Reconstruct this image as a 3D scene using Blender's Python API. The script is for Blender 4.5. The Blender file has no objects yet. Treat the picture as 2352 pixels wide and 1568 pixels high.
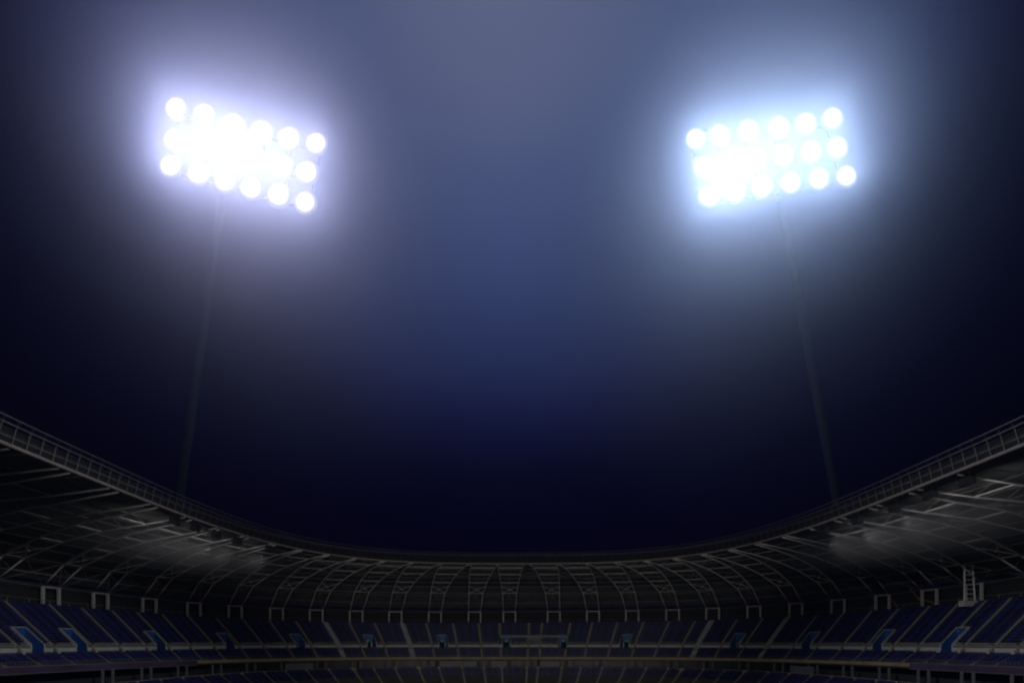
import bpy, bmesh, math, random
import numpy as np
from mathutils import Vector, Matrix

random.seed(7)
R = math.radians
scene = bpy.context.scene
COL = scene.collection

# ------------------------------------------------------------------ lens
W, H = 2352.0, 1568.0            # measuring grid of the photograph
LENS = 22.0
F = W * LENS / 36.0              # focal length in those units
HOR = 1470.0                     # row of the horizon (eye height)
EYE = 20.0                       # eye above the pitch

# ------------------------------------------------------------------ helpers
def link(o, parent=None):
    COL.objects.link(o)
    if parent is not None:
        o.parent = parent
    return o

def tag(o, label=None, cat=None, group=None, kind=None):
    if label: o['label'] = label
    if cat: o['category'] = cat
    if group: o['group'] = group
    if kind: o['kind'] = kind
    return o

def empty(name, loc=(0, 0, 0)):
    o = bpy.data.objects.new(name, None)
    o.location = loc
    o.empty_display_size = 0.5
    return link(o)

class MB:
    """collects quads, bars and prisms; build() links them as one mesh object"""
    def __init__(s):
        s.v = []; s.f = []
    def quad(s, a, b, c, d):
        n = len(s.v); s.v += [tuple(a), tuple(b), tuple(c), tuple(d)]; s.f.append((n, n+1, n+2, n+3))
    def hexa(s, p):
        """eight corners: bottom four, top four"""
        n = len(s.v); s.v += [tuple(q) for q in p]
        for f in ((3,2,1,0),(4,5,6,7),(0,1,5,4),(1,2,6,5),(2,3,7,6),(3,0,4,7)):
            s.f.append(tuple(n+i for i in f))
    def box(s, c, ax, ay, az):
        """centre and three half-axis vectors"""
        c = Vector(c); ax = Vector(ax); ay = Vector(ay); az = Vector(az)
        s.hexa([c-ax-ay-az, c+ax-ay-az, c+ax+ay-az, c-ax+ay-az,
                c-ax-ay+az, c+ax-ay+az, c+ax+ay+az, c-ax+ay+az])
    def bar(s, p, q, r, r2=None, n=6):
        p = Vector(p); q = Vector(q); r2 = r if r2 is None else r2
        d = (q-p)
        if d.length < 1e-6: return
        d.normalize()
        up = Vector((0,0,1)) if abs(d.z) < .9 else Vector((1,0,0))
        u = d.cross(up).normalized(); w = d.cross(u)
        b = len(s.v)
        for (c, rr) in ((p, r), (q, r2)):
            for k in range(n):
                a = 2*math.pi*k/n
                s.v.append(tuple(c + (u*math.cos(a)+w*math.sin(a))*rr))
        for k in range(n):
            s.f.append((b+k, b+(k+1)%n, b+n+(k+1)%n, b+n+k))
        s.f.append(tuple(b+k for k in reversed(range(n))))
        s.f.append(tuple(b+n+k for k in range(n)))
    def path(s, pts, r, n=6):
        pts = [Vector(p) for p in pts]
        b = len(s.v); m = len(pts)
        for i, p in enumerate(pts):
            d = (pts[min(i+1, m-1)]-pts[max(i-1, 0)]).normalized()
            up = Vector((0,0,1)) if abs(d.z) < .9 else Vector((1,0,0))
            u = d.cross(up).normalized(); w = d.cross(u)
            for k in range(n):
                a = 2*math.pi*k/n
                s.v.append(tuple(p+(u*math.cos(a)+w*math.sin(a))*r))
        for i in range(m-1):
            for k in range(n):
                s.f.append((b+i*n+k, b+i*n+(k+1)%n, b+(i+1)*n+(k+1)%n, b+(i+1)*n+k))
        s.f.append(tuple(b+k for k in reversed(range(n))))
        s.f.append(tuple(b+(m-1)*n+k for k in range(n)))
    def sweep(s, prof, t0, t1, closed=True):
        """a section of (d, h) points carried along the bowl from t0 to t1"""
        n = max(1, int(abs(t1-t0)*ARC/2.2))
        b = len(s.v); m = None
        for i in range(n+1):
            t = t0+(t1-t0)*i/n
            pr = prof(t) if callable(prof) else prof
            m = len(pr)
            for (d, h) in pr: s.v.append(P(t, d, h))
        for i in range(n):
            for k in range(m if closed else m-1):
                s.f.append((b+i*m+k, b+i*m+(k+1)%m, b+(i+1)*m+(k+1)%m, b+(i+1)*m+k))
        if closed:
            s.f.append(tuple(b+k for k in reversed(range(m))))
            s.f.append(tuple(b+n*m+k for k in range(m)))
    def build(s, name, mat, parent=None, smooth=False):
        me = bpy.data.meshes.new(name)
        org = parent_origin(parent)
        me.from_pydata([(x-org[0], y-org[1], z-org[2]) for (x, y, z) in s.v], [], s.f)
        for m in (mat if isinstance(mat, (list, tuple)) else [mat]):
            me.materials.append(m)
        if smooth:
            me.polygons.foreach_set('use_smooth', [True]*len(me.polygons))
        me.update()
        return link(bpy.data.objects.new(name, me), parent)

def parent_origin(p):
    o = Vector((0, 0, 0))
    while p is not None:
        o += p.location
        p = p.parent
    return o

# ------------------------------------------------------------------ materials
def mat(name, col, rough=.7, metal=0., noise=0., scale=2., col2=None, bump=0.):
    m = bpy.data.materials.new(name); m.use_nodes = True
    nt = m.node_tree; b = nt.nodes['Principled BSDF']
    b.inputs['Roughness'].default_value = rough
    b.inputs['Metallic'].default_value = metal
    if noise > 0 or col2:
        tc = nt.nodes.new('ShaderNodeTexCoord')
        nz = nt.nodes.new('ShaderNodeTexNoise'); nz.inputs['Scale'].default_value = scale
        nz.inputs['Detail'].default_value = 6; nz.inputs['Roughness'].default_value = .65
        nt.links.new(tc.outputs['Object'], nz.inputs['Vector'])
        cr = nt.nodes.new('ShaderNodeValToRGB')
        c2 = col2 if col2 else tuple(c*(1-noise) for c in col)
        cr.color_ramp.elements[0].position = .3; cr.color_ramp.elements[1].position = .7
        cr.color_ramp.elements[0].color = (*c2, 1); cr.color_ramp.elements[1].color = (*col, 1)
        nt.links.new(nz.outputs['Fac'], cr.inputs['Fac'])
        nt.links.new(cr.outputs['Color'], b.inputs['Base Color'])
        if bump:
            bp = nt.nodes.new('ShaderNodeBump'); bp.inputs['Strength'].default_value = bump
            nt.links.new(nz.outputs['Fac'], bp.inputs['Height'])
            nt.links.new(bp.outputs['Normal'], b.inputs['Normal'])
    else:
        b.inputs['Base Color'].default_value = (*col, 1)
    return m

def glow(name, col, strength):
    m = bpy.data.materials.new(name); m.use_nodes = True
    nt = m.node_tree; nt.nodes.clear()
    e = nt.nodes.new('ShaderNodeEmission'); o = nt.nodes.new('ShaderNodeOutputMaterial')
    e.inputs['Color'].default_value = (*col, 1); e.inputs['Strength'].default_value = strength
    nt.links.new(e.outputs[0], o.inputs['Surface'])
    m.cycles.emission_sampling = 'NONE'
    return m

STEEL = mat('painted_steel', (.62, .61, .59), .5, 0, .25, .6)
STEEL_D = mat('weathered_steel', (.21, .20, .195), .55, 0, .3, .5)
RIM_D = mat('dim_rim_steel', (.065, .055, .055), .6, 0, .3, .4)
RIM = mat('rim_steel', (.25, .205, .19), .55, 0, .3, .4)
DECK = mat('roof_sheet', (.055, .058, .062), .75, 0, .4, .15)
CONC = mat('concrete', (.23, .225, .22), .85, 0, .35, .35, bump=.1)
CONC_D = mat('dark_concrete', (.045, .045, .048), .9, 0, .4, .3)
PALE = mat('pale_parapet', (.41, .40, .385), .75, 0, .25, .5)
AISLE = mat('aisle_paint', (.20, .18, .135), .8, 0, .35, .8)
GREYSTAIR = mat('grey_stair', (.27, .28, .28), .85, 0, .3, .6)
BLUE = mat('blue_seat', (.022, .028, .145), .45, 0, .25, 3.)
NAVY = mat('navy_seat', (.014, .011, .05), .5, 0, .2, 3.)
BLUEWALL = mat('blue_wall_paint', (.012, .07, .26), .6, 0, .15, .8)
DOOR = mat('dark_doorway', (.008, .008, .01), .9)
PURPLE = mat('purple_board', (.075, .06, .12), .5, 0, .5, .12, col2=(.05, .02, .05))
OCHRE = mat('ochre_edge', (.30, .235, .15), .8, 0, .3, .3)
GLASS = mat('suite_glass', (.03, .035, .04), .5)
PANEL = mat('grey_panel', (.12, .13, .14), .6, 0, .2, .4)
MAST = mat('mast_paint', (.22, .29, .42), .6, 0, .2, .3)
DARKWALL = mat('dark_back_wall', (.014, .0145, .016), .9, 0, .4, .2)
PURLIN = mat('dark_purlin', (.13, .13, .13), .7, 0, .3, .3)
MATTE_BLACK = mat('matte_black', (.006, .006, .007), 1.0)  # even matte black for the fascia band of the rim
ORANGE_GLINT = mat('orange_glint_bar', (.45, .14, .04), .6, 0, .3, 1.)  # orange put in as colour for warm reflected light
BLACK = mat('black_housing', (.02, .02, .022), .5)
GRASS = mat('turf', (.06, .10, .03), .9, 0, .35, .08)
EARTH = mat('asphalt', (.05, .05, .052), .95, 0, .3, .05)
GREENLIT = glow('exit_green', (.02, .95, .42), .22)
def burner(name, col):
    """floodlight glass: emission fades from middle to rim to imitate a blurred edge"""
    m = glow(name, col, 1.0); nt = m.node_tree
    e = next(n for n in nt.nodes if n.type == 'EMISSION')
    tc = nt.nodes.new('ShaderNodeTexCoord'); ln = nt.nodes.new('ShaderNodeVectorMath'); ln.operation = 'LENGTH'
    nt.links.new(tc.outputs['Object'], ln.inputs[0])
    mr = nt.nodes.new('ShaderNodeMapRange'); mr.interpolation_type = 'SMOOTHERSTEP'
    mr.inputs['From Min'].default_value = .4; mr.inputs['From Max'].default_value = 3.35
    mr.inputs['To Min'].default_value = 3.6; mr.inputs['To Max'].default_value = .15  # radial fade in the emission, standing in for defocus at the lamp's edge
    nt.links.new(ln.outputs['Value'], mr.inputs['Value']); nt.links.new(mr.outputs[0], e.inputs['Strength'])
    return m
LENS_L = burner('lamp_glow_left', (1., .95, .98))
LENS_R = burner('lamp_glow_right', (.96, .985, 1.))

# ------------------------------------------------------------------ plan of the bowl
# rounded-oblong rings: d metres outside the roof's inner rim, t along the ring (0 left .. 1 right)
CX, CY, RA, RB, PW = 0.5, 105.0, 71.0, 105.0, 3.0
def _tab():
    ph = np.linspace(math.pi*1.12, -math.pi*.12, 8001)
    c, s = np.cos(ph), np.sin(ph)
    ex = np.sign(c)*np.abs(c)**(2/PW); ey = np.sign(s)*np.abs(s)**(2/PW)
    x = (RA+34)*ex; y = (RB+34)*ey
    L = np.concatenate([[0], np.cumsum(np.hypot(np.diff(x), np.diff(y)))])
    tt = np.linspace(0, L[-1], 6001)
    return np.interp(tt, L, ex), np.interp(tt, L, ey), L[-1]
EXS, EYS, ARC = _tab()
def e_at(t):
    k = min(max(t, 0), 1)*6000
    i = min(int(k), 5999); f = k-i
    return EXS[i]*(1-f)+EXS[i+1]*f, EYS[i]*(1-f)+EYS[i+1]*f
def XY(t, d):
    ex, ey = e_at(t)
    return CX+(RA+d)*ex, CY+(RB+d)*ey
def P(t, d, h):
    x, y = XY(t, d)
    return (x, y, EYE+h)
def t_at(px, d):
    """ring position seen at column px of the measuring grid, for ring d"""
    u = (px-W/2)/F
    lo, hi = 0.0, 1.0
    for _ in range(50):
        m = (lo+hi)/2
        x, y = XY(m, d)
        if x/max(y, 1.) < u: lo = m
        else: hi = m
    return (lo+hi)/2
def frame(t, d):
    """tangent and outward unit vectors on the ring"""
    a = Vector((*XY(t-1e-4, d), 0)); b = Vector((*XY(t+1e-4, d), 0))
    tg = (b-a).normalized()
    return tg, Vector((-tg.y, tg.x, 0))
T0, T1 = 0.0, 1.0

# heights above the eye
def h_back(t):                       # top row of the upper tier
    x, y = XY(t, 50); return 7.2+.022*(263-y)+.004*x
def h_edge(t):                       # bottom of the upper tier
    x, y = XY(t, 28); return -6.2+.0085*(241-y)
D_WALK0, D_WALK1, D_BACK = 32.6, 34.0, 49.0
H_WALK, H_UP0 = -2.95, -1.75
N_UP, N_FR, N_LO = 18, 6, 14
def row_up(k, t):                    # (d of row front, tread height)
    f = k/N_UP
    return D_WALK1+(D_BACK-D_WALK1)*f, H_UP0+(h_back(t)-H_UP0)*(k+1)/N_UP
def row_fr(k, t):                    # k = 0 lowest
    d = 28.2+(D_WALK0-28.2)*k/N_FR
    return d, h_edge(t)+.15+(H_WALK-.35-h_edge(t)-.15)*k/(N_FR-1)
D_LO1, D_LO0 = 19.6, 7.0
def row_lo(k, t):                    # k = 0 highest, going down
    d1 = D_LO1-(D_LO1-D_LO0)*k/N_LO
    return d1, -10.4-.45*k

# ------------------------------------------------------------------ grandstand
stand = empty('grandstand', (CX, 250, 0))
tag(stand, 'huge dark two-tier stadium stand curving across the bottom, with blue seats and pale walkway', 'grandstand')
VOM_X = [68, 172, 358, 520, 685, 850, 1017, 1163, 1293, 1437, 1693, 1860, 2027, 2190]
VOM = [t_at(x, 36) for x in VOM_X]
VHALF = 1.9/ARC
D_VOM = 38.9
AIS_X = [46, 128, 215, 278, 338, 389, 439, 493, 551, 606, 660, 716, 778, 829, 883, 942, 993, 1050, 1105, 1150,
         1213, 1241, 1301, 1348, 1402, 1458, 1512, 1567, 1602, 1656, 1710, 1762, 1822, 1876, 1934, 1988, 2050, 2108,
         2162, 2211, 2278, 2336]
WIDE = {778, 942, 1602, 1762}
AIS = [(t_at(x, 33.5), (1.0 if x in WIDE else .45)/ARC, x) for x in AIS_X]
tl, tr = AIS[0][0], AIS[-1][0]
for k in range(1, 7):
    AIS.append((tl-k*9.3/ARC, .45/ARC, -1)); AIS.append((tr+k*9.3/ARC, .45/ARC, -1))

def cut(t0, t1, holes):
    out, a = [], t0
    for (p, q) in sorted(holes):
        if q <= a or p >= t1: continue
        if p > a: out.append((a, p))
        a = max(a, q)
    if a < t1: out.append((a, t1))
    return out
VH = [(t-VHALF, t+VHALF) for t in VOM]

mb = MB()                                            # upper terrace: stepped treads
for k in range(N_UP):
    d0 = row_up(k, .5)[0]; d1 = row_up(k+1, .5)[0]
    for (a, b) in (cut(T0, T1, VH) if d0 < D_VOM-.2 else [(T0, T1)]):
        if k == 0:
            mb.sweep(lambda t: [(d0, H_WALK+1.1), (d0, row_up(0, t)[1]), (d1, row_up(0, t)[1])], a, b, False)
        else:
            mb.sweep(lambda t: [(d0, row_up(k-1, t)[1]), (d0, row_up(k, t)[1]), (d1, row_up(k, t)[1])], a, b, False)
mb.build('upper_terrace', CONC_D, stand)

mb = MB()                                            # pale wall that carries the upper terrace
for (a, b) in cut(T0, T1, VH):
    mb.sweep([(D_WALK1-.25, H_WALK), (D_WALK1-.25, H_UP0+.10), (D_WALK1-.02, H_UP0+.10), (D_WALK1-.02, H_WALK)], a, b)
mb.build('walkway_wall', PALE, stand)
mb = MB()
mb.sweep([(D_WALK0, H_WALK-.3), (D_WALK0, H_WALK), (D_WALK1+.2, H_WALK), (D_WALK1+.2, H_WALK-.3)], T0, T1)
mb.build('walkway', CONC, stand)

mb = MB()                                            # front terrace
for k in range(N_FR):
    d0 = row_fr(k, .5)[0]; d1 = row_fr(k+1, .5)[0]
    mb.sweep(lambda t: [(d0, row_fr(k, t)[1]-.7), (d0, row_fr(k, t)[1]), (d1, row_fr(k, t)[1])], T0, T1, False)
mb.sweep(lambda t: [(D_WALK0-.003, row_fr(N_FR-1, t)[1]), (D_WALK0-.003, H_WALK+.003)], T0, T1, False)
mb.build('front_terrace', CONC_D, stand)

mb = MB()                                            # slab edge with its ochre lip
mb.sweep(lambda t: [(27.6, h_edge(t)-.95), (27.6, h_edge(t)-.05), (28.2, h_edge(t)-.05), (28.2, h_edge(t)-.95)], T0, T1)
mb.build('slab_edge', OCHRE, stand)
mb = MB()
mb.sweep(lambda t: [(27.9, h_edge(t)-1.4), (27.9, h_edge(t)-.96), (34.5, h_edge(t)-.96), (34.5, h_edge(t)-1.4)], T0, T1)
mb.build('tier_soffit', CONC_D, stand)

# purple boards along the outer stretches of the edge
def board(px0, px1, label):
    a, b = sorted((t_at(px0, 27.5) if px0 is not None else T0, t_at(px1, 27.5) if px1 is not None else T1))
    mb = MB()
    mb.sweep(lambda t: [(27.25, h_edge(t)-1.38), (27.25, h_edge(t)-.02), (27.55, h_edge(t)-.02), (27.55, h_edge(t)-1.38)], a, b)
    o = mb.build('ribbon_board', PURPLE, stand); o['label'] = label
    tr_ = MB()
    for hh in (-.0, -1.45):
        tr_.sweep(lambda t: [(27.2, h_edge(t)+hh-.05), (27.2, h_edge(t)+hh+.05), (27.56, h_edge(t)+hh+.05), (27.56, h_edge(t)+hh-.05)], a, b)
    tr_.build('board_trim', STEEL_D, o)
board(None, 452, 'long dark purple board along the left edge')
board(2091, None, 'long dull purple board along the right edge')

# front railing of the upper tier and guard rail at the back
def rail(name, d, hf, height, a, b, step, r, mat_, nr=2):
    mb = MB()
    n = max(2, int((b-a)*ARC/step))
    for j in range(1, nr+1):
        mb.path([P(a+(b-a)*i/n, d, hf(a+(b-a)*i/n)+height*j/nr) for i in range(n+1)], r, 4)
    for i in range(n+1):
        t = a+(b-a)*i/n
        mb.bar(P(t, d, hf(t)), P(t, d, hf(t)+height), r*.9, n=4)
    return mb
mb = rail('r', 28.0, lambda t: h_edge(t)-.05, .95, T0, T1, 1.1, .03, STEEL)
mb.build('front_railing', STEEL_D, stand)
mb = MB()
aisle_holes = [(t-w, t+w) for (t, w, x) in AIS]
for (a, b) in cut(T0, T1, VH+aisle_holes):
    if (b-a)*ARC < 1.5: continue
    q = rail('r', D_WALK1-.12, lambda t: H_UP0+.1, 1.0, a+.3/ARC, b-.3/ARC, .55, .028, STEEL)
    n = len(mb.v); mb.v += q.v; mb.f += [tuple(i+n for i in f) for f in q.f]
mb.build('walkway_railing', STEEL, stand)
mb = rail('r', 49.4, h_back, 1.2, T0, T1, 5.5, .05, STEEL_D, 1)
mb.build('back_railing', STEEL_D, stand)

# stairs down through the seats
def stair(t, w, rows, d_from, mat_, vcut):
    mb = MB()
    for (d0, d1, h0, h1) in rows:
        if vcut and d0 < D_VOM: continue
        dm = (d0+d1)/2
        a, b = t-w, t+w
        pa = lambda d, h, tt: Vector(P(tt, d, h))
        mb.hexa([pa(d0-.02, h0+.004, a), pa(d0-.02, h0+.004, b), pa(d1-.02, h0+.004, b), pa(d1-.02, h0+.004, a),
                 pa(d0-.02, h1+.02, a), pa(d0-.02, h1+.02, b), pa(d1-.02, h1+.02, b), pa(d1-.02, h1+.02, a)])
        hm = h0+(h1-h0)*.5                            # the half step in front of the riser
        e = (d1-d0)*.45
        mb.hexa([pa(d0-e, h0+.004, a), pa(d0-e, h0+.004, b), pa(d0-.03, h0+.004, b), pa(d0-.03, h0+.004, a),
                 pa(d0-e, hm, a), pa(d0-e, hm, b), pa(d0-.03, hm, b), pa(d0-.03, hm, a)])
    return mb
for (t, w, x) in AIS:
    near = any(abs(t-v) < VHALF+w for v in VOM)
    rows = []
    for k in range(N_UP):
        d0 = row_up(k, t)[0]; d1 = row_up(k+1, t)[0]
        h1 = row_up(k, t)[1]; h0 = row_up(k-1, t)[1] if k else H_WALK
        rows.append((d0-(.3 if k == 0 else 0), d1, h0, h1))
    m = GREYSTAIR if w*ARC > .8 else AISLE
    o = stair(t, w, rows, 34, m, near).build('stairway', m, stand)
    rows = []
    for k in range(N_FR):
        d0 = row_fr(k, t)[0]; d1 = row_fr(k+1, t)[0]
        rows.append((d0, d1, row_fr(k-1, t)[1] if k else row_fr(0, t)[1]-.3, row_fr(k, t)[1]))
    stair(t, w, rows, 28, m, False).build('front_flight', m, o)

# entrances cut into the upper terrace
def vomitory(t, i):
    mb = MB()
    fl = H_WALK+.004
    hb = lambda d: H_UP0+(h_back(t)-H_UP0)*(d-D_WALK1)/(D_BACK-D_WALK1)+1.15
    th = .26/ARC
    for s in (-1, 1):
        a, b = (t+s*VHALF, t+s*(VHALF-th)) if s < 0 else (t+s*(VHALF-th), t+s*VHALF)
        d0, d1 = D_WALK1-.3, D_VOM
        mb.hexa([P(a, d0, fl), P(b, d0, fl), P(b, d1, fl), P(a, d1, fl),
                 P(a, d0, hb(d0)), P(b, d0, hb(d0)), P(b, d1, hb(d1)), P(a, d1, hb(d1))])
    a, b = t-VHALF, t+VHALF
    mb.hexa([P(a, D_VOM+.003, fl), P(b, D_VOM+.003, fl), P(b, D_VOM+.3, fl), P(a, D_VOM+.3, fl),
             P(a, D_VOM+.003, hb(D_VOM)), P(b, D_VOM+.003, hb(D_VOM)), P(b, D_VOM+.3, hb(D_VOM)), P(a, D_VOM+.3, hb(D_VOM))])
    v = mb.build('entrance_portal', PALE, stand)
    lb = MB()                                        # painted inner faces
    for s in (-1, 1):
        a = t+s*(VHALF-th-.02/ARC); b = t+s*(VHALF-th-.006/ARC)
        if a > b: a, b = b, a
        d0, d1 = D_WALK1-.28, D_VOM-.06
        lb.hexa([P(a, d0, fl+.003), P(b, d0, fl+.003), P(b, d1, fl+.003), P(a, d1, fl+.003),
                 P(a, d0, hb(d0)-.12), P(b, d0, hb(d0)-.12), P(b, d1, hb(d1)-.12), P(a, d1, hb(d1)-.12)])
    a, b = t-VHALF+th+.03/ARC, t+VHALF-th-.03/ARC
    zt = fl+2.35
    lb.hexa([P(a, D_VOM-.05, zt), P(b, D_VOM-.05, zt), P(b, D_VOM-.003, zt), P(a, D_VOM-.003, zt),
             P(a, D_VOM-.05, hb(D_VOM)-.15), P(b, D_VOM-.05, hb(D_VOM)-.15), P(b, D_VOM-.003, hb(D_VOM)-.15), P(a, D_VOM-.003, hb(D_VOM)-.15)])
    lb.build('blue_lining', BLUEWALL, v)
    db = MB()
    a, b = t-1.15/ARC, t+1.15/ARC
    db.hexa([P(a, D_VOM-.04, fl+.004), P(b, D_VOM-.04, fl+.004), P(b, D_VOM-.004, fl+.004), P(a, D_VOM-.004, fl+.004),
             P(a, D_VOM-.04, zt-.02), P(b, D_VOM-.04, zt-.02), P(b, D_VOM-.004, zt-.02), P(a, D_VOM-.004, zt-.02)])
    db.build('doorway', DOOR, v)
for i, t in enumerate(VOM): vomitory(t, i)

# lit green signs over the doorways that face the camera
SIGN_TXT = {850: 'small lit green sign over the entrance between the two wide grey stairs on the left',
            1017: 'small lit green sign over the first entrance to the left of the press gallery',
            1163: 'small lit green sign over the doorway under the left end of the press gallery',
            1293: 'small lit green sign over the doorway under the right end of the press gallery',
            1437: 'small lit green sign over the first entrance to the right of the press gallery',
            1693: 'small lit green sign over the entrance between the two wide grey stairs on the right',
            1860: 'faint lit green sign over the right-hand entrance with a blue inner wall'}
for x, t in zip(VOM_X, VOM):
    if x not in SIGN_TXT: continue
    tg, ot = frame(t, 38)
    c = Vector(P(t, D_VOM-.16, H_WALK+2.78))
    s = empty('exit_sign', c)
    tag(s, SIGN_TXT[x], 'sign', 'lit green signs over the stand entrances')
    b = MB(); b.box(c, tg*.36, ot*.05, Vector((0, 0, .2)))
    b.build('housing', BLACK, s)
    b = MB(); b.box(c-ot*.06, tg*.31, ot*.012, Vector((0, 0, .16)))
    b.build('lit_panel', GREENLIT, s)

# level of boxes under the upper tier
mb = MB()
mb.sweep(lambda t: [(33.5, -10.6), (33.5, h_edge(t)-1.41), (34.2, h_edge(t)-1.41), (34.2, -10.6)], T0, T1)
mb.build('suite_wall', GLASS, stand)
mb = MB()
mb.sweep([(19.8, -10.9), (19.8, -10.45), (33.4, -10.45), (33.4, -10.9)], T0, T1)
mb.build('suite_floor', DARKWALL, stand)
mb = MB()
mb.sweep([(19.75, -10.44), (19.75, -9.5), (20.0, -9.5), (20.0, -10.44)], T0, T1)
mb.build('lower_parapet', OCHRE, stand)
tcol = t_at(1301, 27)
for k in range(-13, 14):
    for off in (-1.75, 1.75):
        t = tcol+(k*14.0+off)/ARC
        if not (T0+.02 < t < T1-.02): continue
        mb = MB(); tg, ot = frame(t, 26)
        p = Vector(P(t, 26.5, -10.44)); top = h_edge(t)-1.42
        mb.box((p.x, p.y, EYE+(-10.44+top)/2), tg*.22, ot*.22, Vector((0, 0, (top+10.44)/2)))
        mb.build('suite_column', PANEL, stand)
for (xa, xb) in ((1010, 1095), (1128, 1165), (1240, 1285), (655, 720), (1815, 1870)):
    mb = MB()
    a, b = t_at(xa, 25.5), t_at(xb, 25.5)
    mb.sweep([(25.4, -9.9), (25.4, -7.75), (25.55, -7.75), (25.55, -9.9)], a, b)
    mb.build('suite_panel', PANEL, stand)

mb = MB()                                            # lower terrace
for k in range(N_LO):
    d1, h = row_lo(k, .5); d0 = row_lo(k+1, .5)[0]
    mb.sweep([(d0, h-.45), (d0, h), (d1, h)], T0, T1, False)
mb.sweep([(D_LO1+.003, -10.9), (D_LO1+.003, -10.40)], T0, T1, False)
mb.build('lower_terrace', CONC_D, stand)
mb = MB()
mb.sweep([(D_LO0-.3, -19.99), (D_LO0-.3, -15.9), (D_LO0, -15.9), (D_LO0, -19.99)], T0, T1)
mb.build('pitch_wall', CONC, stand)
for (t, w, x) in AIS:
    if not (t_at(380, 33) < t < t_at(2000, 33)): continue
    rows = []
    for k in range(N_LO):
        d1, h = row_lo(k, t); d0 = row_lo(k+1, t)[0]
        rows.append((d0, d1, h-.45, h))
    stair(t, .45/ARC, rows, 0, AISLE, False).build('lower_stairway', AISLE, stand)

mb = MB()                                            # outer wall
mb.sweep(lambda t: [(53.0, -19.99), (53.0, h_back(t)+5.8), (53.6, h_back(t)+5.8), (53.6, -19.99)], T0, T1)
mb.sweep(lambda t: [(49.0, h_back(t)-.4), (49.0, h_back(t)), (52.99, h_back(t)), (52.99, h_back(t)-.4)], T0, T1)
mb.build('outer_wall', DARKWALL, stand)

# press gallery in the middle of the upper tier
ta, tb = t_at(1147, 36), t_at(1306, 36)
tm = (ta+tb)/2
gal = empty('press_gallery', P(tm, 36, H_WALK))
tag(gal, 'long press gallery with a pale flat canopy and glass front in mid stand', 'press gallery')
mb = MB(); mb.sweep([(35.2, 1.15), (35.2, 2.15), (38.6, 2.35), (38.6, 1.35)], ta, tb)
mb.build('canopy', PANEL, gal)
for k in range(9):
    t = ta+(tb-ta)*k/8
    if any(abs(t-v) < VHALF for v in VOM): continue
    mb = MB(); mb.bar(P(t, 35.6, H_UP0+.3), P(t, 35.6, 1.2), .11, n=8)
    mb.build('post', PANEL, gal)
mb = MB(); a, b = t_at(1213, 36)-.5/ARC, t_at(1241, 36)+.5/ARC
mb.sweep([(35.65, H_UP0+.4), (35.65, 1.1), (35.75, 1.1), (35.75, H_UP0+.4)], a, b)
mb.build('glass_front', GLASS, gal)

# ------------------------------------------------------------------ seats
SEAT_V = []; SEAT_F = []
def _seat():
    m = MB()
    m.hexa([(-.21,-.22,.36),(.21,-.22,.36),(.21,.16,.34),(-.21,.16,.34),(-.22,-.24,.43),(.22,-.24,.43),(.21,.18,.41),(-.21,.18,.41)])
    m.hexa([(-.20,.14,.38),(.20,.14,.38),(.20,.20,.38),(-.20,.20,.38),(-.22,.24,.80),(.22,.24,.80),(.22,.29,.80),(-.22,.29,.80)])
    m.hexa([(-.05,-.02,.0),(.05,-.02,.0),(.05,.12,.0),(-.05,.12,.0),(-.05,-.05,.36),(.05,-.05,.36),(.05,.12,.35),(-.05,.12,.35)])
    return m
_s = _seat()
SV = np.array(_s.v); SF = _s.f
spots = []                                            # (x, y, z, tangent, navy, zone)
PITCH = .52
def fill(d, hf, holes, zone):
    for (a, b) in cut(T0+.004, T1-.004, holes):
        x0, y0 = XY(a, d); L = 0; n = 24
        pts = [XY(a+(b-a)*i/n, d) for i in range(n+1)]
        L = sum(math.hypot(pts[i+1][0]-pts[i][0], pts[i+1][1]-pts[i][1]) for i in range(n))
        m = int((L-.1)/PITCH)
        for i in range(m):
            t = a+(b-a)*(i+.5)/m
            x, y = XY(t, d)
            if y < 70: continue
            navy = ((int(t*ARC/1.5) % 2) == 0) if random.random() > .10 else (random.random() < .5)
            spots.append((x, y, EYE+hf(t), t, d, navy, zone))
AH = [(t-w-.03/ARC, t+w+.03/ARC) for (t, w, x) in AIS]
for k in range(N_UP-1):
    d0 = row_up(k, .5)[0]; d1 = row_up(k+1, .5)[0]
    if k == 0: continue
    hol = AH+([(a-.05/ARC, b+.05/ARC) for a, b in VH] if d0 < D_VOM+.4 else [])
    fill(d1-.34, lambda t: row_up(k, t)[1], hol, 'upper')
for k in range(N_FR):
    d1 = row_fr(k+1, .5)[0]
    fill(d1-.34, lambda t: row_fr(k, t)[1], AH, 'front')
for k in range(6):
    fill(row_lo(k, .5)[0]-.36, lambda t: row_lo(k, t)[1], [h for h in AH], 'lower')
def in_frame(s):
    px = W/2+F*s[0]/s[1]; py = HOR-F*(s[2]+.4-EYE)/s[1]
    return 4 < px < W-4 and py < H-3
vis = sorted((i for i, s in enumerate(spots) if in_frame(s) and s[6] == 'front'), key=lambda i: spots[i][1])
single = set(vis[:296])
def smesh(name, m):
    me = bpy.data.meshes.new(name); me.from_pydata([tuple(v) for v in SV], [], SF); me.materials.append(m); me.update(); return me
ME = {False: smesh('seat_blue', BLUE), True: smesh('seat_navy', NAVY)}
LAB = {(True, False): 'bright blue plastic seat in the front block above the left purple board',
       (True, True): 'dark navy plastic seat in the front block above the left purple board',
       (False, False): 'bright blue plastic seat in the front block above the right purple board',
       (False, True): 'dark navy plastic seat in the front block above the right purple board'}
GRP = {k: v.replace('seat', 'seats') for k, v in LAB.items()}
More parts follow.
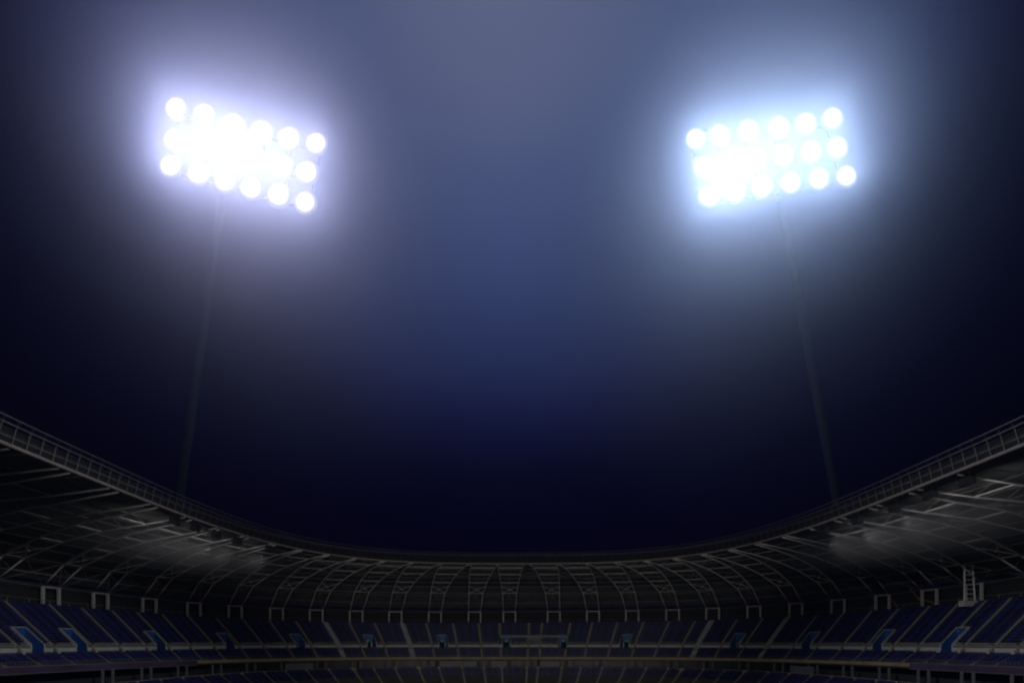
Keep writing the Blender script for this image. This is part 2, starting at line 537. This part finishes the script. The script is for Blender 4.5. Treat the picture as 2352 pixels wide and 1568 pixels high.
for i in vis[:296]:
    x, y, z, t, d, navy, zone = spots[i]
    tg, ot = frame(t, d)
    o = bpy.data.objects.new('stadium_seat', ME[navy]); link(o)
    o.location = (x, y, z+.004); o.rotation_euler = (0, 0, math.atan2(tg.y, tg.x))
    k = (x < 0, navy)
    tag(o, LAB[k], 'seat', GRP[k])
rest = [s for i, s in enumerate(spots) if i not in single]
def mass():
    nv = len(SV); V = np.empty((len(rest)*nv, 3)); Fs = []; mi = []
    for j, (x, y, z, t, d, navy, zone) in enumerate(rest):
        tg, ot = frame(t, d)
        V[j*nv:(j+1)*nv, 0] = x+SV[:, 0]*tg.x+SV[:, 1]*ot.x
        V[j*nv:(j+1)*nv, 1] = y+SV[:, 0]*tg.y+SV[:, 1]*ot.y
        V[j*nv:(j+1)*nv, 2] = z+.004+SV[:, 2]
    base = np.array(SF)
    FF = (base[None]+(np.arange(len(rest))*nv)[:, None, None]).reshape(-1, 4)
    me = bpy.data.meshes.new('seat_rows')
    me.from_pydata(V.tolist(), [], FF.tolist())
    me.materials.append(BLUE); me.materials.append(NAVY)
    me.polygons.foreach_set('material_index', np.repeat([1 if s[5] else 0 for s in rest], len(SF)).astype(np.int32))
    me.update()
    o = link(bpy.data.objects.new('seat_rows', me))
    tag(o, 'thousands of blue and navy seats filling the tiers in rows', 'seats', None, 'stuff')
mass()

# ------------------------------------------------------------------ roof
roof = empty('stadium_roof', (CX, 250, EYE+28))
tag(roof, 'dark curved stadium roof over the stand with a lattice ring along its inner rim', 'roof')
def hx(t): return XY(t, 0)[0]*.0
DKP = [(52.4, 5.9), (43.0, 14.3), (22.0, 19.6), (0.6, 21.4)]     # sheet, above the back row
def deck_h(d, t):
    dk = [(52.4, h_back(t)+6.4), (43.0, 21.6), (22.0, 26.8), (0.0, 28.5)]
    for (a, ha), (b, hb) in zip(dk, dk[1:]):
        if b <= d <= a: return ha+(hb-ha)*(a-d)/(a-b)
    return dk[-1][1] if d < 0 else dk[0][1]
mb = MB()
DS = [52.4, 49, 46, 43, 36, 29, 22, 14, 7, .3]
mb.sweep(lambda t: [(d, deck_h(d, t)) for d in DS]+[(d, deck_h(d, t)+.35) for d in reversed(DS)], T0, T1)
mb.build('roof_deck', DECK, roof)
RIM_T, RIM_B = 28.4, 25.7
def rim_t(t): return RIM_T+.012*(210-XY(t, 0)[1])
def rim_b(t): return RIM_B+.012*(210-XY(t, 0)[1])
NS = int(ARC/1.6)
def ring(d, hf, r, n=6):
    m = MB(); m.path([P(T0+(T1-T0)*i/NS, d, hf(T0+(T1-T0)*i/NS)) for i in range(NS+1)], r, n); return m
ring(-1.0, rim_t, .11).build('rim_upper_rail', RIM_D, roof)
ring(-.3, rim_b, .24).build('rim_lower_rail', RIM, roof)
ring(-1.4, lambda t: rim_t(t)+.75, .09).build('rim_top_rail', RIM_D, roof)
mb = MB()
k = 0
nweb = int(ARC*.62/2.15)
for i in range(nweb+1):
    t = i/nweb
    mb.bar(P(t, -1.0, rim_t(t)), P(t, -.3, rim_b(t)), .06, n=4)
    mb.bar(P(t, -1.4, rim_t(t)+.75), P(t, -1.0, rim_t(t)), .04, n=4)
mb.build('rim_lattice', RIM_D, roof)
mb = MB()
mb.sweep(lambda t: [(.5, rim_b(t)+.1), (.5, rim_t(t)+.1), (.7, rim_t(t)+.1), (.7, rim_b(t)+.1)], T0, T1)
mb.build('rim_fascia', MATTE_BLACK, roof)
for d in (6, 12, 17, 22, 27, 32, 37, 42, 46.5, 50):
    ring(d, lambda t: deck_h(d, t)-.28, .13 if d not in (22, 42) else .2, 4).build('purlin', PURLIN, roof)

# trusses: pairs of white posts behind the top row, bottom chords that fan out to the rim
TRX = [117, 231, 343, 445, 540, 635, 726, 818, 908, 999, 1090, 1170, 1272, 1362, 1452, 1545, 1637, 1732, 1828, 1925, 2027, 2135, 2236]
TT = [t_at(x, 50) for x in TRX]
sp = 16.2/ARC
TT = [TT[0]-k*sp for k in (4, 3, 2, 1)]+TT+[TT[-1]+k*sp for k in (1, 2, 3)]
ORD = ['first', 'second', 'third', 'fourth', 'fifth', 'sixth', 'seventh', 'eighth', 'ninth', 'tenth', 'eleventh', 'twelfth']
def half_w(d):                                        # half distance of the two chords, in ring units
    k = [(50, 2.2), (42, 2.6), (22, 4.35), (1, 6.55)]
    for (a, wa), (b, wb) in zip(k, k[1:]):
        if b <= d <= a: return (wa+(wb-wa)*(a-d)/(a-b))/ARC
    return (2.2 if d > 50 else 6.55)/ARC
def chord_h(d, t):
    k = [(50, h_back(t)+4.75), (42, 19.0), (32, 22.3), (22, 24.4), (11, 25.6), (1, rim_b(t)+.1)]
    for (a, ha), (b, hb) in zip(k, k[1:]):
        if b <= d <= a: return ha+(hb-ha)*(a-d)/(a-b)
    return k[0][1]
ND = [50, 46, 42, 37, 32, 27, 22, 16.5, 11, 6, 1]
n_tr = len(TT)
for i, t in enumerate(TT):
    j = i-4
    if t < 0.012 or t > .988: continue
    root = empty('roof_truss', P(t, 50, h_back(t)))
    if j < 0:
        lab = 'dim roof truss at left edge, posts out of view, {} outward from the posts'.format(
            ['first', 'second', 'third', 'fourth'][-j-1])
    elif j <= 10:
        lab = 'pale steel roof truss on white posts, {} pair from the left'.format(ORD[j])
    elif j == 11:
        lab = 'pale steel roof truss whose white posts stand above the left part of the press gallery'
    elif j <= 22:
        lab = 'pale steel roof truss on white posts, {} pair from the right'.format(ORD[22-j])
    else:
        lab = 'dim roof truss at right edge, posts out of view, {} outward from the posts'.format(
            ['first', 'second', 'third'][j-23])
    tag(root, lab, 'roof truss', 'roof trusses over the stand')
    cp = lambda s, d: Vector(P(t+s*half_w(d), d, chord_h(d, t)))
    for s in (-1, 1):
        mb = MB()
        p = Vector(P(t+s*half_w(50), 50, h_back(t)+.003)); q = cp(s, 50)
        tg, ot = frame(t, 50)
        mb.box((p+q)/2, tg*.30, ot*.30, Vector((0, 0, (q.z-p.z)/2)))
        mb.box(p+Vector((0, 0, .12)), tg*.45, ot*.45, Vector((0, 0, .10)))
        mb.build('post', PALE, root)
        mb = MB(); mb.path([cp(s, d) for d in ND], .17, 8)
        mb.build('chord', STEEL, root, True)
    mb = MB(); mb.bar(cp(-1, 50)+Vector((0, 0, -.1)), cp(1, 50)+Vector((0, 0, -.1)), .2, n=8)
    mb.build('cross_beam', PALE, root)
    top = lambda d: Vector(P(t, d, min(deck_h(d, t)-.45, chord_h(d, t)+2.3)))
    mb = MB(); mb.path([top(d) for d in ND[1:]], .13, 6)
    mb.build('top_chord', STEEL_D, root)
    mb = MB()
    for a, b in zip(ND[1:], ND[2:]):
        for s in (-1, 1):
            if b < 5: continue
            mb.bar(cp(s, a), top(a), .06, n=4)
            mb.bar(top(a), cp(s, b), .055, n=4)
    for s in (-1, 1): mb.bar(cp(s, 50), top(46), .07, n=4)
    mb.build('web', STEEL_D, root)
    for d in (42, 32, 22, 11):
        mb = MB(); mb.bar(cp(-1, d), cp(1, d), .10, n=5); mb.build('tie_beam', STEEL, root)
    mb = MB()
    mb.bar(cp(-1, 42), cp(1, 35), .085, n=5); mb.bar(cp(1, 42), cp(-1, 35), .085, n=5)
    mb.box((cp(-1, 38.5)+cp(1, 38.5))/2, Vector((.3, 0, 0)), Vector((0, .3, 0)), Vector((0, 0, .14)))
    mb.build('cross_brace', STEEL, root)
    # brace to the next truss belongs to the roof
    if i+1 < n_tr and TT[i+1] < .988:
        t2 = TT[i+1]
        c2 = lambda d: Vector(P(t2-half_w(d), d, chord_h(d, t2)))
        mb = MB()
        mb.bar(cp(1, 24), c2(15), .085, n=5); mb.bar(c2(24), cp(1, 15), .085, n=5)
        mb.bar(cp(1, 24), c2(24), .10, n=5)
        m_ = (cp(1, 19.5)+c2(19.5))/2
        mb.box(m_, Vector((.3, 0, 0)), Vector((0, .3, 0)), Vector((0, 0, .14)))
        mb.bar(cp(1, 42), c2(42), .09, n=5)
        for dd in (46, 50):
            mb.bar(cp(1, dd), c2(dd), .06, n=4)
        mb.bar(cp(1, 50), c2(42), .05, n=4); mb.bar(c2(50), cp(1, 42), .05, n=4)
        mb.build('sway_brace', STEEL_D, roof)

# ladder tower on the right
tl_ = t_at(2230, 47)
bl = Vector(P(tl_, 46.6, row_up(15, tl_)[1]))
lad = empty('ladder_tower', bl)
tag(lad, 'tall pale ladder-like scaffold tower on a wide base above the right seats', 'ladder tower')
tg, ot = frame(tl_, 47)
vr = Vector((1, .15, 0)).normalized()
mb = MB(); mb.box(bl+Vector((0, 0, .75)), vr*2.3, Vector((-vr.y, vr.x, 0))*.9, Vector((0, 0, .75)))
mb.build('base', PALE, lad)
for s in (-1, 1):
    mb = MB(); mb.bar(bl+vr*(1.5*s)+Vector((0, 0, 1.5)), bl+vr*(1.15*s-.35)+Vector((0, 0, 10.6)), .2, n=6)
    mb.build('rail', STEEL, lad)
for k in range(8):
    f = (k+.4)/7.6
    c = bl+Vector((0, 0, 1.5+9.1*f))-vr*.35*f; w = 1.5-.35*f
    mb = MB(); mb.bar(c-vr*w, c+vr*w, .11, n=5); mb.build('rung', STEEL, lad)

# orange bars modelled in place of light glints at the back on the right
for (xa, da, ha, xb, db, hb, lab) in (
        (2035, 51.5, 5.6, 2062, 50.5, .6, 'thin orange pipe built as a bar behind the posts, the left one of three'),
        (2088, 51.5, 6.2, 2112, 50.7, 2.2, 'thin orange pipe built as a bar behind the posts, upper one of three'),
        (2112, 51.5, 3.0, 2152, 50.5, .2, 'thin orange pipe built as a bar down to the back railing beside the ladder tower')):
    a, b = t_at(xa, da), t_at(xb, db)
    mb = MB(); mb.bar(P(a, da, h_back(a)+ha), P(b, db, h_back(b)+hb), .12, n=6)
    o = mb.build('orange_glint_bar', ORANGE_GLINT)
    tag(o, lab, 'glint', 'orange glint bars at the back of the stand')

# ------------------------------------------------------------------ lamps hung below the rim, turned to the roof
LAMP_AT = [(405, 'left'), (452, 'left'), (500, 'left'), (548, 'left'), (622, 'left'),
           (1890, 'right'), (1965, 'right'), (2050, 'right'), (2130, 'right'), (2215, 'right')]
cnt = {'left': 0, 'right': 0}
for (px, side) in LAMP_AT:
    t = t_at(px, 2)
    tg, ot = frame(t, 2)
    c = Vector(P(t, 2.4, rim_b(t)-1.0))
    root = empty('roof_lamp', c)
    cnt[side] += 1
    tag(root, 'dark lamp box under the {} curve of the roof rim, {} from the left'.format(side, ORD[cnt[side]-1]),
        'lamp', 'dark lamps under the roof rim')
    mb = MB()
    ax = (ot*.9+Vector((0, 0, .15))).normalized()
    up = tg.cross(ax).normalized()
    if up.z < 0: up = -up
    mb.box(c, tg*1.25, ax*.55, up*.75)
    for s in (-1, 1): mb.box(c+tg*(1.35*s), tg*.07, ax*.35, up*.9)
    mb.build('housing', BLACK, root)
    mb = MB()
    for s in (-1, 1): mb.bar(c+tg*s*1.1+up*.6, c+tg*s*1.1+Vector((0, 0, 1.2))-ot*.6, .07, n=5)
    mb.build('bracket', STEEL_D, root)
    li = bpy.data.lights.new('roof_lamp_light', 'SPOT')
    li.energy = 1250.0
    li.color = (1, .97, .94); li.spot_size = R(125); li.spot_blend = 1; li.shadow_soft_size = 1.0
    lo = link(bpy.data.objects.new('roof_lamp_light', li))
    lo.location = c+ax*1.2+Vector((0, 0, -3.6))
    lo.rotation_euler = (ot*1.0+Vector((0, 0, .12))).to_track_quat('-Z', 'Y').to_euler()
    lo.parent = root; lo.matrix_parent_inverse = Matrix.Translation(-c)

# ------------------------------------------------------------------ floodlight towers
def from_px(x, y, Y):
    return Vector(((x-W/2)/F*Y, Y, EYE+(HOR-y)/F*Y))
ARR_L = [(405,250),(470,265),(535,287),(600,303),(665,318),(727,330),
         (402,322),(462,336),(525,350),(585,367),(648,383),(706,397),
         (392,382),(456,399),(517,416),(577,433),(640,450),(702,466)]
ARR_R = [(1597,321),(1652,312),(1719,301),(1787,293),(1850,285),(1911,273),
         (1615,385),(1672,376),(1733,367),(1797,357),(1862,350),(1922,340),
         (1628,452),(1686,441),(1750,431),(1815,421),(1880,412),(1943,406)]
POW_L = [1, 1, 1, .9, .9, 1,   2.4, 2.0, 1.6, 1.3, .9, .9,   2.0, 1.5, 1, 1, 1.2, .9]
POW_R = [.9, .8, .9, 1, .9, .9,   2.0, 1.5, 1.2, 1.1, .9, .9,   3.2, 2.6, 1.5, 1.1, 1.4, 1.3]
TOWER_W = 13500.0
NEAR_W = 240000.0
SIDE_W = 560000.0
def tower(arr, pw, boost, uneven, Y, base_px, base_Y, head_px, lens_m, colr, label, aim):
    foot = from_px(base_px[0], base_px[1], base_Y)
    head = from_px(head_px[0], head_px[1], Y+4)
    dirv = (foot-head)
    k = (head.z)/(head.z-foot.z)                       # carried down to the ground
    base = head+dirv*k
    root = empty('floodlight_tower', base)
    tag(root, label, 'floodlight', 'lit floodlight towers behind the roof')
    mb = MB(); mb.bar(base, head, 1.9, 1.1, n=16)
    mb.build('mast', MAST, root, True)
    pts = [from_px(x, y, Y) for (x, y) in arr]
    mb = MB()                                          # head frame behind the lamps
    back = Vector((0, 2.6, 0))
    for r in range(3):
        mb.bar(pts[r*6]+back, pts[r*6+5]+back, .35, n=6)
    for c in range(6):
        mb.bar(pts[c]+back*1.15, pts[12+c]+back*1.15, .3, n=6)
    mb.bar(head, (pts[8]+pts[9])/2+back*1.3, .7, n=8)
    mb.build('head_frame', STEEL_D, root)
    for p, w in zip(pts, pw):
        beam = (aim-p).normalized(); ax = Vector((0, -1, -.06)).normalized()
        up = Vector((0, 0, 1)); u = ax.cross(up).normalized(); v = u.cross(ax)
        rr = 3.1
        hb = MB(); n = 20                              # bowl-shaped housing
        prof = [(-2.2, .5), (-1.6, 1.3), (-.6, rr*.98), (-.1, rr*1.04), (-.1, rr*.97)]
        b0 = len(hb.v)
        for (z, r) in prof:
            for q in range(n):
                a = 2*math.pi*q/n
                hb.v.append(tuple(p+ax*z+(u*math.cos(a)+v*math.sin(a))*r))
        for i in range(len(prof)-1):
            for q in range(n):
                hb.f.append((i*n+q, i*n+(q+1)%n, (i+1)*n+(q+1)%n, (i+1)*n+q))
        hb.f.append(tuple(range(n)))
        hb.bar(p-ax*1.5, p+back, .2, n=5)
        lamp = hb.build('lamp', BLACK, root, True)
        lv = []; lf = []                               # domed front glass, brightest at its middle
        RL = 3.4
        for (z, r) in ((-.02, RL), (.2, RL*.85), (.38, RL*.6), (.48, RL*.3)):
            for q in range(n):
                a = 2*math.pi*q/n
                lv.append(tuple(ax*z+(u*math.cos(a)+v*math.sin(a))*r))
        for i in range(3):
            for q in range(n):
                lf.append((i*n+q, i*n+(q+1)%n, (i+1)*n+(q+1)%n, (i+1)*n+q))
        lf.append(tuple(3*n+q for q in range(n)))
        me = bpy.data.meshes.new('lens'); me.from_pydata(lv, [], lf); me.materials.append(lens_m); me.update()
        lens = link(bpy.data.objects.new('lens', me), lamp); lens.location = p-base
        li = bpy.data.lights.new('floodlight_beam', 'SPOT')
        li.energy = TOWER_W*boost*(1+uneven*(w-1)); li.color = colr
        li.spot_size = R(150); li.spot_blend = 1.0; li.shadow_soft_size = 5.6
        lo = bpy.data.objects.new('floodlight_beam', li); link(lo)
        lo.location = p+ax*1.2
        lo.rotation_euler = beam.to_track_quat('-Z', 'Y').to_euler()
        lo.parent = root; lo.matrix_parent_inverse = Matrix.Translation(-base)
tower(ARR_L, POW_L, .90, .30, 170, (425, 1050), 205, (512, 450), LENS_L, (.98, .88, 1.0),
      'tall leaning floodlight tower on the left, three rows of lamps sloping down to the right', Vector((10, 10, 30)))
tower(ARR_R, POW_R, .97, .46, 170, (1905, 1060), 205, (1792, 460), LENS_R, (.78, .90, 1.0),
      'tall leaning floodlight tower on the right, three rows of lamps rising to the right', Vector((-10, 10, 30)))

# unseen fill spots added behind the viewer that light the far side of the bowl
for x in (-48, 48):
    li = bpy.data.lights.new('far_fill_spot', 'SPOT'); li.energy = NEAR_W; li.color = (1, .95, .88)
    li.spot_size = R(54); li.spot_blend = .95; li.shadow_soft_size = .5
    lo = link(bpy.data.objects.new('far_fill_spot', li)); lo.location = (x, -14, 17)
    lo.rotation_euler = (Vector((0, 235, 48))-lo.location).to_track_quat('-Z', 'Y').to_euler()

for sx in (-1, 1):  # unseen fill spots added above the viewer to brighten the side stands
    li = bpy.data.lights.new('side_fill_spot', 'SPOT'); li.energy = SIDE_W; li.color = (.95, .96, 1.0)
    li.spot_size = R(36); li.spot_blend = 1.0; li.shadow_soft_size = .5
    lo = link(bpy.data.objects.new('side_fill_spot', li)); lo.location = (-sx*60, -12, 72)
    lo.rotation_euler = (Vector((sx*98, 122, 9))-lo.location).to_track_quat('-Z', 'Y').to_euler()

# ------------------------------------------------------------------ ground, pitch
mb = MB(); mb.quad((-3000, -3000, -.01), (3000, -3000, -.01), (3000, 3000, -.01), (-3000, 3000, -.01))
tag(mb.build('ground', EARTH), kind='structure')
mb = MB()
mb.quad((CX-60, 5, .004), (CX+60, 5, .004), (CX+60, 200, .004), (CX-60, 200, .004))
tag(mb.build('pitch', GRASS), kind='structure')

# ------------------------------------------------------------------ air
mb = MB(); mb.box((0, 130, 117), (420, 0, 0), (0, 330, 0), (0, 0, 118.2))
haze = mb.build('haze', [], None)
hm = bpy.data.materials.new('night_haze'); hm.use_nodes = True
nt = hm.node_tree; nt.nodes.clear()
pv = nt.nodes.new('ShaderNodeVolumePrincipled'); out = nt.nodes.new('ShaderNodeOutputMaterial')
HAZE = .0008
pv.inputs['Color'].default_value = (.40, .54, 1, 1)
pv.inputs['Density'].default_value = HAZE
pv.inputs['Anisotropy'].default_value = .95
nt.links.new(pv.outputs[0], out.inputs['Volume'])
haze.data.materials.append(hm)
tag(haze, kind='stuff')

# mist added round the lamp heads in place of lens bloom: thick at the lamps, thinning out to nothing
def glow_mist(c, rad, dens, rz=0, tint=(.74, .81, 1)):
    bm = bmesh.new(); bmesh.ops.create_icosphere(bm, subdivisions=3, radius=1.0)
    me = bpy.data.meshes.new('glow_mist'); bm.to_mesh(me); bm.free()
    o = link(bpy.data.objects.new('glow_mist', me)); o.location = c; o.scale = [2.1*k for k in rad]; o.rotation_euler = (0, 0, rz)
    m = bpy.data.materials.new('glow_mist_volume'); m.use_nodes = True
    t = m.node_tree; t.nodes.clear()
    N = t.nodes.new; K = t.links.new
    out = N('ShaderNodeOutputMaterial'); v = N('ShaderNodeVolumePrincipled')
    v.inputs['Color'].default_value = (*tint, 1); v.inputs['Anisotropy'].default_value = .25
    tc = N('ShaderNodeTexCoord')
    nz = N('ShaderNodeTexNoise'); nz.inputs['Scale'].default_value = 1.6; nz.inputs['Detail'].default_value = 3
    K(tc.outputs['Object'], nz.inputs['Vector'])
    ln = N('ShaderNodeVectorMath'); ln.operation = 'LENGTH'; K(tc.outputs['Object'], ln.inputs[0])
    def math_(op, a, b=None, c=None):
        n = N('ShaderNodeMath'); n.operation = op
        for i, q in enumerate((a, b, c)):
            if q is None: continue
            if isinstance(q, (int, float)): n.inputs[i].default_value = q
            else: K(q, n.inputs[i])
        return n.outputs[0]
    r2 = math_('MULTIPLY', ln.outputs['Value'], ln.outputs['Value'])
    g = math_('EXPONENT', math_('MULTIPLY', r2, -2.1*2.1))
    g = math_('MAXIMUM', math_('SUBTRACT', g, .0122), 0.0)
    f = math_('MULTIPLY_ADD', nz.outputs['Fac'], 1.0, .5)
    K(math_('MULTIPLY', math_('MULTIPLY', g, f), dens), v.inputs['Density'])
    K(v.outputs[0], out.inputs['Volume'])
    me.materials.append(m)
    tag(o, kind='stuff')
HALO_DENSITY = .014
cl = sum((from_px(x, y, 168) for x, y in ARR_L), Vector())/18
cr_ = sum((from_px(x, y, 168) for x, y in ARR_R), Vector())/18
glow_mist(cl+Vector((10, 0, -10)), (38, 35, 43), HALO_DENSITY)
glow_mist(cr_+Vector((-10, 0, -10)), (38, 35, 43), HALO_DENSITY)
for px in (480, 2050):                               # and a little of it under the lamps of the roof
    t = t_at(px, 12); tg, ot = frame(t, 12)
    glow_mist(Vector(P(t, 12, 22.0)), (27, 9.5, 3.6), .024, math.atan2(tg.y, tg.x), (.93, .93, .95))

# ------------------------------------------------------------------ night sky: glow of the city on thin cloud
w = bpy.data.worlds.new('World'); scene.world = w; w.use_nodes = True
nt = w.node_tree; bg = nt.nodes['Background']
tc = nt.nodes.new('ShaderNodeTexCoord')
dot = nt.nodes.new('ShaderNodeVectorMath'); dot.operation = 'DOT_PRODUCT'
d0 = Vector((0, math.cos(R(50)), math.sin(R(50))))
dot.inputs[1].default_value = d0
sq = nt.nodes.new('ShaderNodeVectorMath'); sq.operation = 'MULTIPLY'; sq.inputs[1].default_value = (1.2, 1, 1)
nm = nt.nodes.new('ShaderNodeVectorMath'); nm.operation = 'NORMALIZE'
nt.links.new(tc.outputs['Generated'], sq.inputs[0]); nt.links.new(sq.outputs[0], nm.inputs[0])
nt.links.new(nm.outputs[0], dot.inputs[0])
nz = nt.nodes.new('ShaderNodeTexNoise'); nz.inputs['Scale'].default_value = 2.2; nz.inputs['Detail'].default_value = 3
nt.links.new(tc.outputs['Generated'], nz.inputs['Vector'])
ma = nt.nodes.new('ShaderNodeMath'); ma.operation = 'MULTIPLY_ADD'
ma.inputs[1].default_value = .03; ma.inputs[2].default_value = -.015
nt.links.new(nz.outputs['Fac'], ma.inputs[0])
ad = nt.nodes.new('ShaderNodeMath'); ad.operation = 'ADD'
nt.links.new(dot.outputs['Value'], ad.inputs[0]); nt.links.new(ma.outputs[0], ad.inputs[1])
mr = nt.nodes.new('ShaderNodeMapRange'); mr.inputs['From Min'].default_value = .6; mr.inputs['From Max'].default_value = 1.0
nt.links.new(ad.outputs[0], mr.inputs['Value'])
cr = nt.nodes.new('ShaderNodeValToRGB'); cr.color_ramp.interpolation = 'B_SPLINE'
E = cr.color_ramp.elements
def fac(deg): return (math.cos(R(deg))-.6)/.4
stops = [(52, (.0006, .0002, .003)), (41, (.0012, .0006, .007)), (36, (.0014, .0010, .008)), (32, (.0044, .0048, .026)),
         (28, (.0115, .016, .061)), (22, (.031, .046, .128)), (13, (.07, .098, .225)), (3, (.13, .148, .24))]
E[0].position = fac(stops[0][0]); E[0].color = (*stops[0][1], 1)
E[1].position = fac(stops[-1][0]); E[1].color = (*stops[-1][1], 1)
for (dg, c) in stops[1:-1]:
    e = E.new(fac(dg)); e.color = (*c, 1)
nt.links.new(mr.outputs[0], cr.inputs['Fac'])
nt.links.new(cr.outputs['Color'], bg.inputs['Color'])
bg.inputs['Strength'].default_value = 1.0

# ------------------------------------------------------------------ camera and render
cam = bpy.data.cameras.new('camera'); co = link(bpy.data.objects.new('camera', cam))
co.location = (0, 0, EYE); co.rotation_euler = (R(90), 0, 0)
cam.sensor_width = 36; cam.lens = LENS; cam.sensor_fit = 'HORIZONTAL'
cam.shift_y = (HOR-H/2)/W
cam.clip_start = .1; cam.clip_end = 8000
scene.camera = co

scene.view_settings.view_transform = 'Standard'
scene.view_settings.look = 'None'
scene.view_settings.exposure = 0
scene.view_settings.gamma = 1
cy = scene.cycles
cy.use_denoising = True
cy.use_adaptive_sampling = False
cy.max_bounces = 4; cy.diffuse_bounces = 3; cy.glossy_bounces = 2; cy.volume_bounces = 0; cy.transmission_bounces = 2
cy.sample_clamp_indirect = 2.0
cy.use_light_tree = True
cy.volume_step_rate = 2.5
scene.render.filter_size = 1.9
cy.filter_width = 2.3
